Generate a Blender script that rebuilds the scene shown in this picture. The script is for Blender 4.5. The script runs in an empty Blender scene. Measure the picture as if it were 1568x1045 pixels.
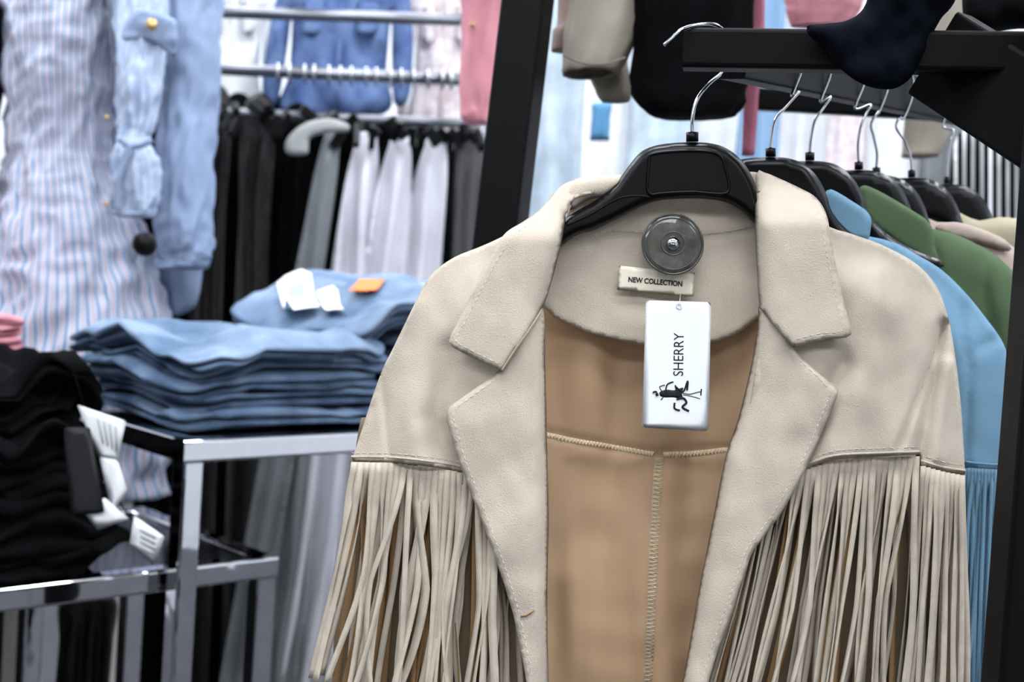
import bpy, bmesh, math, random
import numpy as np
from math import radians, sin, cos, pi, hypot
from mathutils import Vector, Matrix, noise
from mathutils.bvhtree import BVHTree
from mathutils.geometry import delaunay_2d_cdt
random.seed(7)
rnd=random.uniform
# ------------------------------------------------------------------ survey frame
PITCH=radians(4.0); ROLL=radians(4.0); CAM=Vector((0,0,1.32)); F=50/36*1568
FW=Vector((0,cos(PITCH),-sin(PITCH)))
R0=Vector((1,0,0)); U0=Vector((0,sin(PITCH),cos(PITCH)))
RT=(R0*cos(ROLL)+U0*sin(ROLL)); UP=(-R0*sin(ROLL)+U0*cos(ROLL))
def at(u,v,d):
    return CAM+RT*((u-784)/F*d)+UP*((522.5-v)/F*d)+FW*d
def atz(u,v,z):
    r=RT*((u-784)/F)+UP*((522.5-v)/F)+FW
    return CAM+r*((z-CAM.z)/r.z)
# ------------------------------------------------------------------ materials
def lin(c):
    out=[]
    for x in c[:3]:
        x=x/255
        out.append(x/12.92 if x<=0.04045 else ((x+0.055)/1.055)**2.4)
    return (*out,1)
MATS={}
def mat(name,rgb,rough=.8,metal=0,var=.0,vscale=8,bump=0,bscale=900,bdist=.0006,sheen=0,rgb2=None,trans=0,alpha=1,spec=.3,ior=1.45,emit=0,stretch=None):
    if name in MATS: return MATS[name]
    m=bpy.data.materials.new(name); m.use_nodes=True; nt=m.node_tree; N=nt.nodes; L=nt.links
    b=N['Principled BSDF']; c=lin(rgb)
    b.inputs['Base Color'].default_value=c; b.inputs['Roughness'].default_value=rough
    b.inputs['Metallic'].default_value=metal; b.inputs['Specular IOR Level'].default_value=spec
    b.inputs['Transmission Weight'].default_value=trans; b.inputs['Alpha'].default_value=alpha; b.inputs['IOR'].default_value=ior
    if sheen: b.inputs['Sheen Weight'].default_value=sheen; b.inputs['Sheen Roughness'].default_value=.5
    if emit: b.inputs['Emission Color'].default_value=c; b.inputs['Emission Strength'].default_value=emit
    tc=N.new('ShaderNodeTexCoord'); src=tc.outputs['Object']
    if stretch:
        mp=N.new('ShaderNodeMapping'); mp.inputs['Scale'].default_value=stretch; L.new(src,mp.inputs['Vector']); src=mp.outputs['Vector']
    if var or rgb2:
        n=N.new('ShaderNodeTexNoise'); n.inputs['Scale'].default_value=vscale; n.inputs['Detail'].default_value=6
        L.new(src,n.inputs['Vector'])
        mx=N.new('ShaderNodeMix'); mx.data_type='RGBA'
        c2=lin(rgb2) if rgb2 else (*[x*(1-var*2) for x in c[:3]],1)
        c1=c if rgb2 else (*[min(1,x*(1+var)) for x in c[:3]],1)
        mx.inputs[6].default_value=c1; mx.inputs[7].default_value=c2
        rp=N.new('ShaderNodeMapRange'); rp.inputs[1].default_value=.35; rp.inputs[2].default_value=.65
        L.new(n.outputs['Fac'],rp.inputs[0]); L.new(rp.outputs[0],mx.inputs[0]); L.new(mx.outputs[2],b.inputs['Base Color'])
    if bump:
        n2=N.new('ShaderNodeTexNoise'); n2.inputs['Scale'].default_value=bscale; n2.inputs['Detail'].default_value=4
        L.new(tc.outputs['Object'],n2.inputs['Vector'])
        bp=N.new('ShaderNodeBump'); bp.inputs['Strength'].default_value=bump; bp.inputs['Distance'].default_value=bdist
        L.new(n2.outputs['Fac'],bp.inputs['Height']); L.new(bp.outputs['Normal'],b.inputs['Normal'])
    MATS[name]=m; return m
WOOL=mat('beige_wool',(189,178,162),1,var=.03,vscale=45,bump=.6,bscale=800,bdist=.0011,spec=.05,sheen=.08)
WOOLD=mat('beige_wool_seam',(162,148,130),1,bump=.4,bscale=1400,spec=.1)
FRG=mat('beige_suede_fringe',(187,176,160),1,var=.07,vscale=40,bump=.4,bscale=900,bdist=.001,spec=.08)
TANF=mat('tan_suede_back',(150,120,84),1,var=.1,spec=.1)
LIN=mat('tan_satin_lining',(172,142,111),.42,spec=.35,bump=.06,bscale=300)
SEAMT=mat('overlock_thread',(190,168,140),.8,bump=.5,bscale=700)
STITCH=mat('topstitch_thread',(210,202,188),.9)
STITCHD=mat('needle_hole_shadow',(132,118,99),.9)
BLKP=mat('black_plastic',(6,6,7),.33,spec=.18,bump=.12,bscale=500)
BLKM=mat('black_powder_metal',(5,5,6),.5,spec=.13,bump=.1,bscale=700)
CHR=mat('chrome',(190,192,196),.09,metal=1)
CHRT=mat('polished_chrome_tube',(214,214,218),.05,metal=1,bump=.3,bscale=2.5,bdist=.03)
CHRB=mat('brushed_steel',(130,132,138),.3,metal=1,bump=.1,bscale=60)
CARD=mat('white_card',(224,227,230),.5,spec=.3)
CREAM=mat('cream_label',(216,209,190),.9,bump=.4,bscale=900)
INK=mat('black_ink',(22,22,26),.6)
ORANGE=mat('orange_sticker',(235,130,70),.6)
SMOKE=mat('smoked_clear_plastic',(200,200,194),.04,trans=.95,spec=.8,ior=1.35)
BLUEJ=mat('sky_blue_wool',(108,142,164),1,var=.04,bump=.3,bscale=900,spec=.05)
GREENJ=mat('green_wool',(78,95,70),1,var=.06,bump=.3,bscale=900,spec=.05)
DUSTJ=mat('dusty_beige_wool',(158,143,134),.95,var=.06)
OLIVEJ=mat('sand_wool',(170,162,136),.95,var=.06)
DEN1=mat('light_denim',(86,107,132),.95,rgb2=(130,148,170),vscale=11,bump=.8,bscale=300,bdist=.0012,spec=.08)
DEN2=mat('mid_denim',(42,54,72),.95,rgb2=(88,106,130),vscale=12,bump=.8,bscale=300,bdist=.0012,spec=.08)
DENM=mat('washed_denim',(64,82,107),.95,rgb2=(112,131,155),vscale=12,bump=.8,bscale=300,bdist=.0012,spec=.08)
DEN3=mat('soft_blue_denim',(132,148,174),.95,var=.09,vscale=9,bump=.4,bscale=500,spec=.08)
DEN4=mat('royal_denim',(74,94,138),.95,rgb2=(106,128,166),vscale=14,spec=.1)
BLKF=mat('black_fabric',(7,7,9),.95,var=.3,vscale=30,bump=.3,bscale=300,spec=.08)
SEQ=mat('black_sequin_fabric',(6,6,8),.4,rgb2=(26,21,19),vscale=45,bump=.9,bscale=170,bdist=.003,spec=.4)
NAVY=mat('navy_fabric',(12,15,23),1,var=.1,spec=.05)
LAV=mat('pale_lavender_twill',(212,211,218),.95,var=.05)
GREY=mat('grey_twill',(118,122,124),.95,var=.08)
WHT=mat('white_cotton',(228,230,233),.95,var=.05,vscale=12)
FLOR=mat('floral_cotton',(224,220,220),.95,rgb2=(204,186,190),vscale=60)
PINK=mat('pink_fabric',(206,140,150),.95,var=.08)
PALEB=mat('pale_blue_fabric',(186,201,212),.95,var=.1,vscale=14)
SKIN=mat('mannequin_shell',(214,206,198),.4)
GOLD=mat('gold_button',(190,160,110),.35,metal=1)
BEIGE2=mat('taupe_cotton',(150,142,130),.95,var=.1,bump=.2)
def stripe_mat(name,cols,freq):
    m=bpy.data.materials.new(name); m.use_nodes=True; nt=m.node_tree; N=nt.nodes; L=nt.links
    b=N['Principled BSDF']; b.inputs['Roughness'].default_value=.95; b.inputs['Specular IOR Level'].default_value=.1
    uv=N.new('ShaderNodeUVMap'); sx=N.new('ShaderNodeSeparateXYZ'); L.new(uv.outputs[0],sx.inputs[0])
    mu=N.new('ShaderNodeMath'); mu.operation='MULTIPLY'; mu.inputs[1].default_value=freq; L.new(sx.outputs[0],mu.inputs[0])
    fr=N.new('ShaderNodeMath'); fr.operation='FRACT'; L.new(mu.outputs[0],fr.inputs[0])
    r=N.new('ShaderNodeValToRGB'); r.color_ramp.interpolation='CONSTANT'
    e=r.color_ramp.elements
    while len(e)<len(cols): e.new(.5)
    for i,(p,c) in enumerate(cols): e[i].position=p; e[i].color=lin(c)
    L.new(fr.outputs[0],r.inputs[0]); L.new(r.outputs[0],b.inputs['Base Color'])
    return m
STR=stripe_mat('striped_cotton',[(0,(104,136,172)),(.28,(188,193,206)),(.52,(180,166,180)),(.74,(194,197,208))],60)
BWS=stripe_mat('black_white_stripe',[(0,(14,14,16)),(.5,(215,218,220))],75)
# ------------------------------------------------------------------ object registry
GROUPS={}
def add(name,verts,faces,mats,parent=None,uvs=None,midx=None,smooth=True,mods=()):
    me=bpy.data.meshes.new(name); me.from_pydata([tuple(v) for v in verts],[],faces)
    if not isinstance(mats,(list,tuple)): mats=[mats]
    for m in mats: me.materials.append(m)
    if midx is not None:
        for p,i in zip(me.polygons,midx): p.material_index=i
    if uvs is not None:
        ul=me.uv_layers.new(name='UVMap')
        for lp in me.loops: ul.data[lp.index].uv=uvs[lp.vertex_index]
    for p in me.polygons: p.use_smooth=smooth
    bm=bmesh.new(); bm.from_mesh(me); bmesh.ops.recalc_face_normals(bm,faces=bm.faces); bm.to_mesh(me); bm.free()
    o=bpy.data.objects.new(name,me); bpy.context.scene.collection.objects.link(o)
    co=np.array([v.co[:] for v in me.vertices]); c=Vector(((co.min(0)+co.max(0))/2).tolist())
    me.transform(Matrix.Translation(-c)); o.location=c
    if parent: GROUPS.setdefault(parent,[]).append(o)
    return o
def finalize():
    for p,ch in GROUPS.items():
        c=sum((o.location for o in ch),Vector())/len(ch)
        e=bpy.data.objects.new(p.split('#')[0],None); e.empty_display_size=.05; e.location=c
        bpy.context.scene.collection.objects.link(e)
        for o in ch: o.location=o.location-c; o.parent=e
class MB:
    def __init__(s): s.v=[];s.f=[];s.m=[];s.uv=[]
    def ext(s,v,f,mi=0,uv=None):
        o=len(s.v); s.v+=list(v); s.f+=[tuple(i+o for i in q) for q in f]; s.m+=[mi]*len(f)
        s.uv+= list(uv) if uv else [(0,0)]*len(v)
    def make(s,name,mats,parent=None,smooth=True): return add(name,s.v,s.f,mats,parent,s.uv,s.m,smooth)
# ------------------------------------------------------------------ geometry helpers
def curve2(pts,step=6,closed=True):
    P=[(p[0],p[1],len(p)>2) for p in pts]; n=len(P); out=[]
    for i in range(n if closed else n-1):
        p1=P[i];p2=P[(i+1)%n]
        p0=P[i-1] if (closed or i>0) and not p1[2] else p1
        p3=P[(i+2)%n] if (closed or i+2<n) and not p2[2] else p2
        k=max(1,int(round(hypot(p2[0]-p1[0],p2[1]-p1[1])/step)))
        for j in range(k):
            t=j/k;t2=t*t;t3=t2*t
            out.append(tuple(.5*((2*p1[a])+(-p0[a]+p2[a])*t+(2*p0[a]-5*p1[a]+4*p2[a]-p3[a])*t2+(-p0[a]+3*p1[a]-3*p2[a]+p3[a])*t3) for a in (0,1)))
    if not closed: out.append((P[-1][0],P[-1][1]))
    return out
def pdist(P,poly,closed=False):
    P=np.asarray(P,float); A=np.asarray([p[:2] for p in poly],float)
    B=np.roll(A,-1,0) if closed else A[1:]
    if not closed: A=A[:-1]
    best=np.full(len(P),1e9)
    for a,b in zip(A,B):
        ab=b-a; L=max(1e-9,(ab@ab)); t=np.clip(((P-a)@ab)/L,0,1)
        d=np.hypot(*((P-(a+t[:,None]*ab)).T)); best=np.minimum(best,d)
    return best
def inside(P,poly):
    P=np.asarray(P,float); x,y=P[:,0],P[:,1]; c=np.zeros(len(P),bool); n=len(poly)
    for i in range(n):
        x1,y1=poly[i];x2,y2=poly[(i+1)%n]
        if y1==y2: continue
        k=((y1>y)!=(y2>y))&(x<(x2-x1)*(y-y1)/(y2-y1)+x1); c^=k
    return c
def fill(poly,step):
    a=np.array(poly); x0,y0=a.min(0);x1,y1=a.max(0); g=[];r=0;y=y0
    while y<y1:
        g+= [(x+(step/2 if r%2 else 0),y) for x in np.arange(x0,x1,step)]; y+=step*.87; r+=1
    g=np.array(g); g=g[inside(g,poly)]; 
    if len(g): g=g[pdist(g,poly,True)>step*.55]
    vs=[Vector(p) for p in poly]+[Vector(p) for p in g.tolist()]
    ov,_,of,_,_,_=delaunay_2d_cdt(vs,[],[list(range(len(poly)))],1,1e-4)
    return np.array([tuple(v) for v in ov]),[tuple(f) for f in of]
def nz(P,sx,sy,seed=0):
    return np.array([noise.noise(Vector((p[0]/sx,p[1]/sy,seed*7.3))) for p in P])
def sm(x): x=np.clip(x,0,1); return x*x*(3-2*x)
def pillow_geo(pts,depth,T=.003,w=6,step=7,Tb=None,smoothed=True,vis=None):
    poly=curve2(pts,step) if smoothed else [p[:2] for p in pts]
    P,Fc=fill(poly,step); d=pdist(P,poly,True)
    D=depth(P) if callable(depth) else np.full(len(P),float(depth))
    prof=np.sqrt(np.clip(1-(1-np.clip(d/w,0,1))**2,0,1))
    Tb=T if Tb is None else Tb
    bnd=d<1e-3
    V=[at(p[0],p[1],D[i]-T*prof[i]) for i,p in enumerate(P)]
    uv=[(p[0]/1000,p[1]/1000) for p in P]; mp={}
    for i in range(len(P)):
        if bnd[i]: mp[i]=i
        else: mp[i]=len(V); V.append(at(P[i][0],P[i][1],D[i]+Tb*prof[i])); uv.append(uv[i])
    return V,list(Fc)+[tuple(mp[i] for i in reversed(f)) for f in Fc],uv
def pillow(name,pts,depth,m,parent=None,**k):
    V,Fa,uv=pillow_geo(pts,depth,**k); return add(name,V,Fa,m,parent,uv)
def sweep_geo(path,rad,sides=8,closed=False):
    path=[Vector(p) for p in path]; n=len(path); V=[];Fa=[]; prev=None
    for i,p in enumerate(path):
        a=path[i-1] if (i>0 or closed) else p; b=path[(i+1)%n] if (i<n-1 or closed) else p
        t=(b-a).normalized()
        if prev is None: nrm=t.orthogonal().normalized()
        else:
            nrm=prev-t*prev.dot(t)
            nrm=nrm.normalized() if nrm.length>1e-6 else t.orthogonal().normalized()
        prev=nrm; bi=t.cross(nrm); r=rad[i] if isinstance(rad,(list,tuple)) else rad
        for s in range(sides): V.append(p+(nrm*cos(2*pi*s/sides)+bi*sin(2*pi*s/sides))*r)
    for i in range(n if closed else n-1):
        j=(i+1)%n
        for s in range(sides): Fa.append((i*sides+s,i*sides+(s+1)%sides,j*sides+(s+1)%sides,j*sides+s))
    if not closed: Fa.append(tuple(range(sides))); Fa.append(tuple((n-1)*sides+s for s in range(sides)))
    return V,Fa
def sweep(name,path,rad,m,parent=None,sides=8,closed=False):
    V,Fa=sweep_geo(path,rad,sides,closed); return add(name,V,Fa,m,parent)
def smooth3(p,k=6):
    p=[Vector(x) for x in p]; q=[]
    for i in range(len(p)-1):
        p0=p[max(0,i-1)];p1=p[i];p2=p[i+1];p3=p[min(len(p)-1,i+2)]
        for j in range(k):
            t=j/k; q.append(.5*((2*p1)+(-p0+p2)*t+(2*p0-5*p1+4*p2-p3)*t*t+(-p0+3*p1-3*p2+p3)*t**3))
    q.append(p[-1]); return q
def path_at(pts,d,step=6,closed=False):
    c=curve2(pts,step,closed); D=d(np.array(c)) if callable(d) else [d]*len(c)
    return [at(p[0],p[1],D[i]) for i,p in enumerate(c)]
def stitch_geo(mb,pts,d,dash=6,gap=4,r=.0004,mi=0):
    c=curve2(pts,2,False); D=d(np.array(c)) if callable(d) else np.full(len(c),float(d))
    i=0; L=int(dash/2); G=int(gap/2)
    while i+L<len(c):
        pp=[at(c[j][0],c[j][1],D[j]) for j in range(i,i+L+1)]
        V,Fa=sweep_geo(pp,r,4); mb.ext(V,Fa,mi); i+=L+G
def bar_geo(p1,p2,w,h,upv=Vector((0,0,1)),bev=.12):
    p1=Vector(p1);p2=Vector(p2); t=(p2-p1).normalized(); s=t.cross(upv).normalized(); q=s.cross(t)
    prof=[]; b=min(w,h)*bev
    for sx,sy in ((1,1),(-1,1),(-1,-1),(1,-1)):
        cx=sx*(w/2-b);cy=sy*(h/2-b); a0={(1,1):0,(-1,1):90,(-1,-1):180,(1,-1):270}[(sx,sy)]
        for k in range(4): a=radians(a0+30*k); prof.append((cx+b*cos(a),cy+b*sin(a)))
    n=len(prof); V=[p+s*x+q*y for p in (p1,p2) for x,y in prof]
    Fa=[(i,(i+1)%n,n+(i+1)%n,n+i) for i in range(n)]+[tuple(range(n)),tuple(range(n,2*n))]
    return V,Fa
def bar(name,p1,p2,w,h,m,parent=None,upv=Vector((0,0,1)),bev=.12):
    V,Fa=bar_geo(p1,p2,w,h,upv,bev); return add(name,V,Fa,m,parent,smooth=False)
def loft(name,rings,m,parent=None,n=48,fold=0,fk=7,seed=0,cap=True,sub=5,solid=0,wr=0):
    rr=[]
    for i in range(len(rings)-1):
        for j in range(sub):
            t=j/sub; p0=rings[max(0,i-1)];p1=rings[i];p2=rings[i+1];p3=rings[min(len(rings)-1,i+2)]
            rr.append([.5*((2*p1[a])+(-p0[a]+p2[a])*t+(2*p0[a]-5*p1[a]+4*p2[a]-p3[a])*t*t+(-p0[a]+3*p1[a]-3*p2[a]+p3[a])*t**3) for a in range(5)])
    rr.append(list(rings[-1])); V=[];Fa=[];uv=[]
    for k,(u,v,d,ru,rd) in enumerate(rr):
        q=at(u,v,d)
        for s in range(n+1):
            a=2*pi*(s%n)/n; f=1+fold*noise.noise(Vector((cos(a)*fk*.5,sin(a)*fk*.5+seed,k*.09+seed)))*2+fold*.8*noise.noise(Vector((cos(a)*2+seed,sin(a)*2,k*.45)))
            if wr: f+=wr*(.5-abs(noise.noise(Vector((cos(a)*2.2+v/70,sin(a)*2.2,v/38+seed)))) *2)
            V.append(q+RT*(cos(a)*ru*d/F*f)-FW*(sin(a)*rd*f)); uv.append((s/n,k/len(rr)))
    for k in range(len(rr)-1):
        for s in range(n): Fa.append((k*(n+1)+s,k*(n+1)+s+1,(k+1)*(n+1)+s+1,(k+1)*(n+1)+s))
    if cap:
        Fa.append(tuple(range(n))); b=(len(rr)-1)*(n+1); Fa.append(tuple(b+s for s in range(n)))
    o=add(name,V,Fa,m,parent,uv)
    bm=bmesh.new(); bm.from_mesh(o.data)
    bmesh.ops.remove_doubles(bm,verts=bm.verts,dist=1e-6); bmesh.ops.recalc_face_normals(bm,faces=bm.faces); bm.to_mesh(o.data); bm.free()
    if solid:
        md=o.modifiers.new('thickness','SOLIDIFY'); md.thickness=solid; md.offset=-1
    return o
def disc(name,c,nrm,r,h,m,parent=None,dome=.4,n=40):
    nrm=nrm.normalized(); a=nrm.orthogonal().normalized(); b=nrm.cross(a); V=[];Fa=[]
    prof=[(1,-h/2),(1,0),(.96,h*.3),(.8,h*.3+h*dome*.4),(.5,h*.3+h*dome*.8),(.2,h*.3+h*dome),(.02,h*.3+h*dome)]
    for pr,z in prof:
        for s in range(n): V.append(c+(a*cos(2*pi*s/n)+b*sin(2*pi*s/n))*r*pr+nrm*z)
    for k in range(len(prof)-1):
        for s in range(n): Fa.append((k*n+s,k*n+(s+1)%n,(k+1)*n+(s+1)%n,(k+1)*n+s))
    Fa.append(tuple(range(n))); Fa.append(tuple((len(prof)-1)*n+s for s in range(n)))
    return add(name,V,Fa,m,parent)
def text(name,body,u,v,d,wpx,ang,m,parent,bold=0,shear=0,hscale=1):
    cu=bpy.data.curves.new(name,'FONT'); cu.body=body; cu.align_x='CENTER'; cu.align_y='CENTER'; cu.offset=bold; cu.shear=shear; cu.extrude=.002
    o=bpy.data.objects.new('t',cu); bpy.context.scene.collection.objects.link(o)
    dg=bpy.context.evaluated_depsgraph_get(); me=bpy.data.meshes.new_from_object(o.evaluated_get(dg))
    co=[v_.co.copy() for v_ in me.vertices]; xs=[c.x for c in co]; ys=[c.y for c in co]; w=max(xs)-min(xs); cx=(max(xs)+min(xs))/2; cy=(max(ys)+min(ys))/2
    s=wpx*d/F/w; q=at(u,v,d); a=radians(ang); X=RT*cos(a)+UP*sin(a); Y=-RT*sin(a)+UP*cos(a)
    V=[q+X*(c.x-cx)*s+Y*(c.y-cy)*s*hscale-FW*c.z*s for c in co]; Fa=[tuple(p.vertices) for p in me.polygons]
    bpy.data.objects.remove(o); return add(name,V,Fa,m,parent,smooth=False)

# ================================================================== FRINGED JACKET
J='fringed_jacket'
D0=1.25
SILL=curve2([(880,300),(830,330),(770,362),(735,378),(700,392),(672,410),(652,432),(635,465),(618,500),(600,537),(585,568),(568,615),(552,665),(538,706),(525,800)],8,False)
SILR=curve2([(1158,290),(1265,345),(1300,357),(1350,375),(1400,402),(1432,435),(1447,470),(1457,510),(1466,570),(1473,640),(1478,728),(1482,850)],8,False)
def wrink(P,a=.002,s=1): return nz(P,70,110,s)*a+nz(P,28,45,s+3)*a*.3
def crease(P,poly,w,a): return a*np.exp(-(pdist(P,poly)/w)**2)
def dL(P):
    return D0-.026*sm(pdist(P,SILL)/85)+wrink(P,.006,1)+crease(P,[(583,572),(590,640),(597,700)],5,.004)+crease(P,[(640,470),(625,560),(640,700)],26,-.005)+crease(P,[(690,540),(665,640),(700,720)],24,.009)
def dR(P):
    return D0-.026*sm(pdist(P,SILR)/85)+wrink(P,.006,5)+crease(P,[(1448,490),(1420,570),(1395,640),(1375,690)],5,.005)+crease(P,[(1443,500),(1425,600),(1410,700)],9,.010)+crease(P,[(1345,430),(1330,560),(1300,690)],28,-.005)+crease(P,[(1455,560),(1440,700)],14,-.008)+crease(P,[(1290,560),(1250,640),(1225,710)],20,.008)
pillow('left_front_yoke',[(880,300,1),(830,330),(770,362),(735,378),(700,392),(672,410),(652,432),(635,465),(618,500),(600,537),(585,568),(568,615),(552,665),(538,706,1),(560,709),(600,709),(650,714),(697,722),(740,735),(790,746,1),(822,746,1),(815,480,1)],dL,WOOL,J,T=.0016,w=4,step=6)
pillow('right_front_yoke',[(1158,290,1),(1265,345),(1300,357),(1350,375),(1400,402),(1432,435),(1447,470),(1457,510),(1466,570),(1473,640),(1478,728,1),(1445,722),(1410,712,1),(1408,697,1),(1350,699),(1285,702),(1250,712),(1220,725),(1180,735,1),(1130,735,1),(1170,480,1)],dR,WOOL,J,T=.0016,w=4,step=6)
pillow('back_shell',[(890,305),(770,385),(700,420),(660,470),(640,560),(625,720),(590,900),(560,1100),(555,1290,1),(1440,1290,1),(1430,1000),(1420,720),(1400,560),(1370,460),(1300,400),(1165,300),(1030,330)],lambda P:1.335+wrink(P,.004,9),WOOL,J,T=.006,w=70,step=22)
def dLin(P):
    return 1.292+nz(P,70,300,20)*.014+nz(P,34,220,25)*.006+crease(P,[(835,664),(920,682),(1000,696),(1115,688)],7,.003)+crease(P,[(1010,697),(1000,860),(994,1045),(990,1200)],8,.002)+np.where(P[:,1]>705,nz(P,70,50,31)*.003,0)
pillow('back_lining',[(780,430,1),(1200,430,1),(1260,700),(1220,1000),(1200,1270,1),(720,1270,1),(740,900),(760,700)],dLin,LIN,J,T=.001,w=6,step=8)
def dNeck(P): return 1.272+.012*sm((330-P[:,1])/60)+wrink(P,.003,12)+crease(P,[(905,372),(930,360),(1000,364),(1060,366),(1110,362),(1156,352)],4,.003)
pillow('back_neck_facing',[(850,330),(870,290),(905,273),(955,270),(1030,280),(1100,274),(1158,264),(1180,300),(1180,470),(1157,490),(1125,513),(1088,526),(1040,530),(985,529),(910,513),(870,497),(840,478),(815,440)],dNeck,WOOL,J,T=.002,w=5,step=6)
INL=[(868,330),(858,380),(845,430),(831,475),(835,560),(838,700),(840,800),(838,950),(840,1200)]
INR=[(1158,265),(1157,330),(1158,400),(1161,475),(1160,500),(1150,560),(1131,640),(1111,700),(1091,800),(1071,900),(1045,1045),(1010,1200)]
def dLapL(P): return 1.218+.02*np.exp(-pdist(P,INL)/10)+wrink(P,.005,40)-.006*np.exp(-(np.hypot(P[:,0]-690,P[:,1]-640)/50)**2)
def dLapR(P): return 1.218+.02*np.exp(-pdist(P,INR)/10)+wrink(P,.005,44)-.006*np.exp(-(np.hypot(P[:,0]-1275,P[:,1]-605)/50)**2)
def dColL(P): return 1.211+.02*np.exp(-pdist(P,INL)/10)+.05*sm((372-P[:,1])/95)+wrink(P,.004,50)-.006*np.exp(-(np.hypot(P[:,0]-690,P[:,1]-522)/50)**2)
def dColR(P): return 1.211+.02*np.exp(-pdist(P,INR)/10)+.05*sm((350-P[:,1])/95)+wrink(P,.004,54)-.006*np.exp(-(np.hypot(P[:,0]-1300,P[:,1]-510)/50)**2)
LLO=[(765,570,1),(735,590),(700,614),(686,626),(684,640),(690,665),(700,700),(715,740),(738,800),(760,860),(778,915),(790,960),(806,1045),(830,1200,1),(845,1200,1),(838,950),(840,800),(838,700),(835,560),(832,474),(815,470,1),(790,525)]
pillow('left_lapel',LLO,dLapL,WOOL,J,T=.0022,w=4.5,step=5.5)
pillow('right_lapel',[(1161,470,1),(1180,470,1),(1215,534,1),(1240,560),(1270,585),(1282,598),(1281,610),(1262,655),(1245,695),(1220,745),(1195,788),(1168,825),(1152,848),(1138,885),(1118,945),(1100,995),(1085,1045),(1040,1200,1),(1010,1200,1),(1045,1045),(1071,900),(1091,800),(1111,700),(1131,640),(1150,560),(1160,500)],dLapR,WOOL,J,T=.0022,w=4.5,step=5.5)
pillow('left_collar_leaf',[(893,280),(880,276),(862,283),(846,298),(825,322),(800,340),(775,356),(758,380),(742,408),(724,445),(708,480),(692,510),(688,521),(692,531),(720,546),(768,569,1),(790,535),(812,505),(832,470),(845,430),(858,380),(868,330),(880,305),(925,292)],dColL,WOOL,J,T=.0022,w=4.5,step=5.5)
pillow('right_collar_leaf',[(1158,266),(1170,264),(1195,274),(1225,288),(1250,303),(1266,330),(1273,370),(1281,410),(1292,460),(1303,503),(1303,513),(1296,517),(1255,522),(1216,532,1),(1195,510),(1163,472,1),(1158,400),(1156,330)],dColR,WOOL,J,T=.0022,w=4.5,step=5.5)
pillow('collar_roll',[(862,300),(878,277),(905,270),(950,268),(960,280),(930,300),(900,306),(872,322)],lambda P:1.262+wrink(P,.002,3),WOOL,J,T=.009,w=16,step=5)
UND=mat('beige_wool_shaded',(112,98,80),1,var=.08,spec=.1)  # beige wool coloured darker to stand for shade in the gaps behind the fringe
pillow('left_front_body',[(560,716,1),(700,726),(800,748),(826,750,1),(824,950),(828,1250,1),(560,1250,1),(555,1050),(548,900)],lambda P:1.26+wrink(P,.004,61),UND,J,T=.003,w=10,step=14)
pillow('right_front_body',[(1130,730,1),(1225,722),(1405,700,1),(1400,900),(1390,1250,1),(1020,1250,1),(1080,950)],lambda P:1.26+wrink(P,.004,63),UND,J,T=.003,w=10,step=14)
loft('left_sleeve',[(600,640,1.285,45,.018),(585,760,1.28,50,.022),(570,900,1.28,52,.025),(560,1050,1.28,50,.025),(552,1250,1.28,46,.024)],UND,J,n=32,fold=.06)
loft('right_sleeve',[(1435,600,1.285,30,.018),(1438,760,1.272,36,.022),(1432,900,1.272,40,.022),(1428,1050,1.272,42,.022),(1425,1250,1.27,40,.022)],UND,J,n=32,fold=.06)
def lerp_poly(poly,t):
    L=[0]
    for a,b in zip(poly[:-1],poly[1:]): L.append(L[-1]+hypot(b[0]-a[0],b[1]-a[1]))
    x=t*L[-1]
    for i in range(len(poly)-1):
        if x<=L[i+1]+1e-9:
            k=(x-L[i])/max(1e-9,L[i+1]-L[i]); return (poly[i][0]+(poly[i+1][0]-poly[i][0])*k,poly[i][1]+(poly[i+1][1]-poly[i][1])*k)
    return poly[-1]
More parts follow.
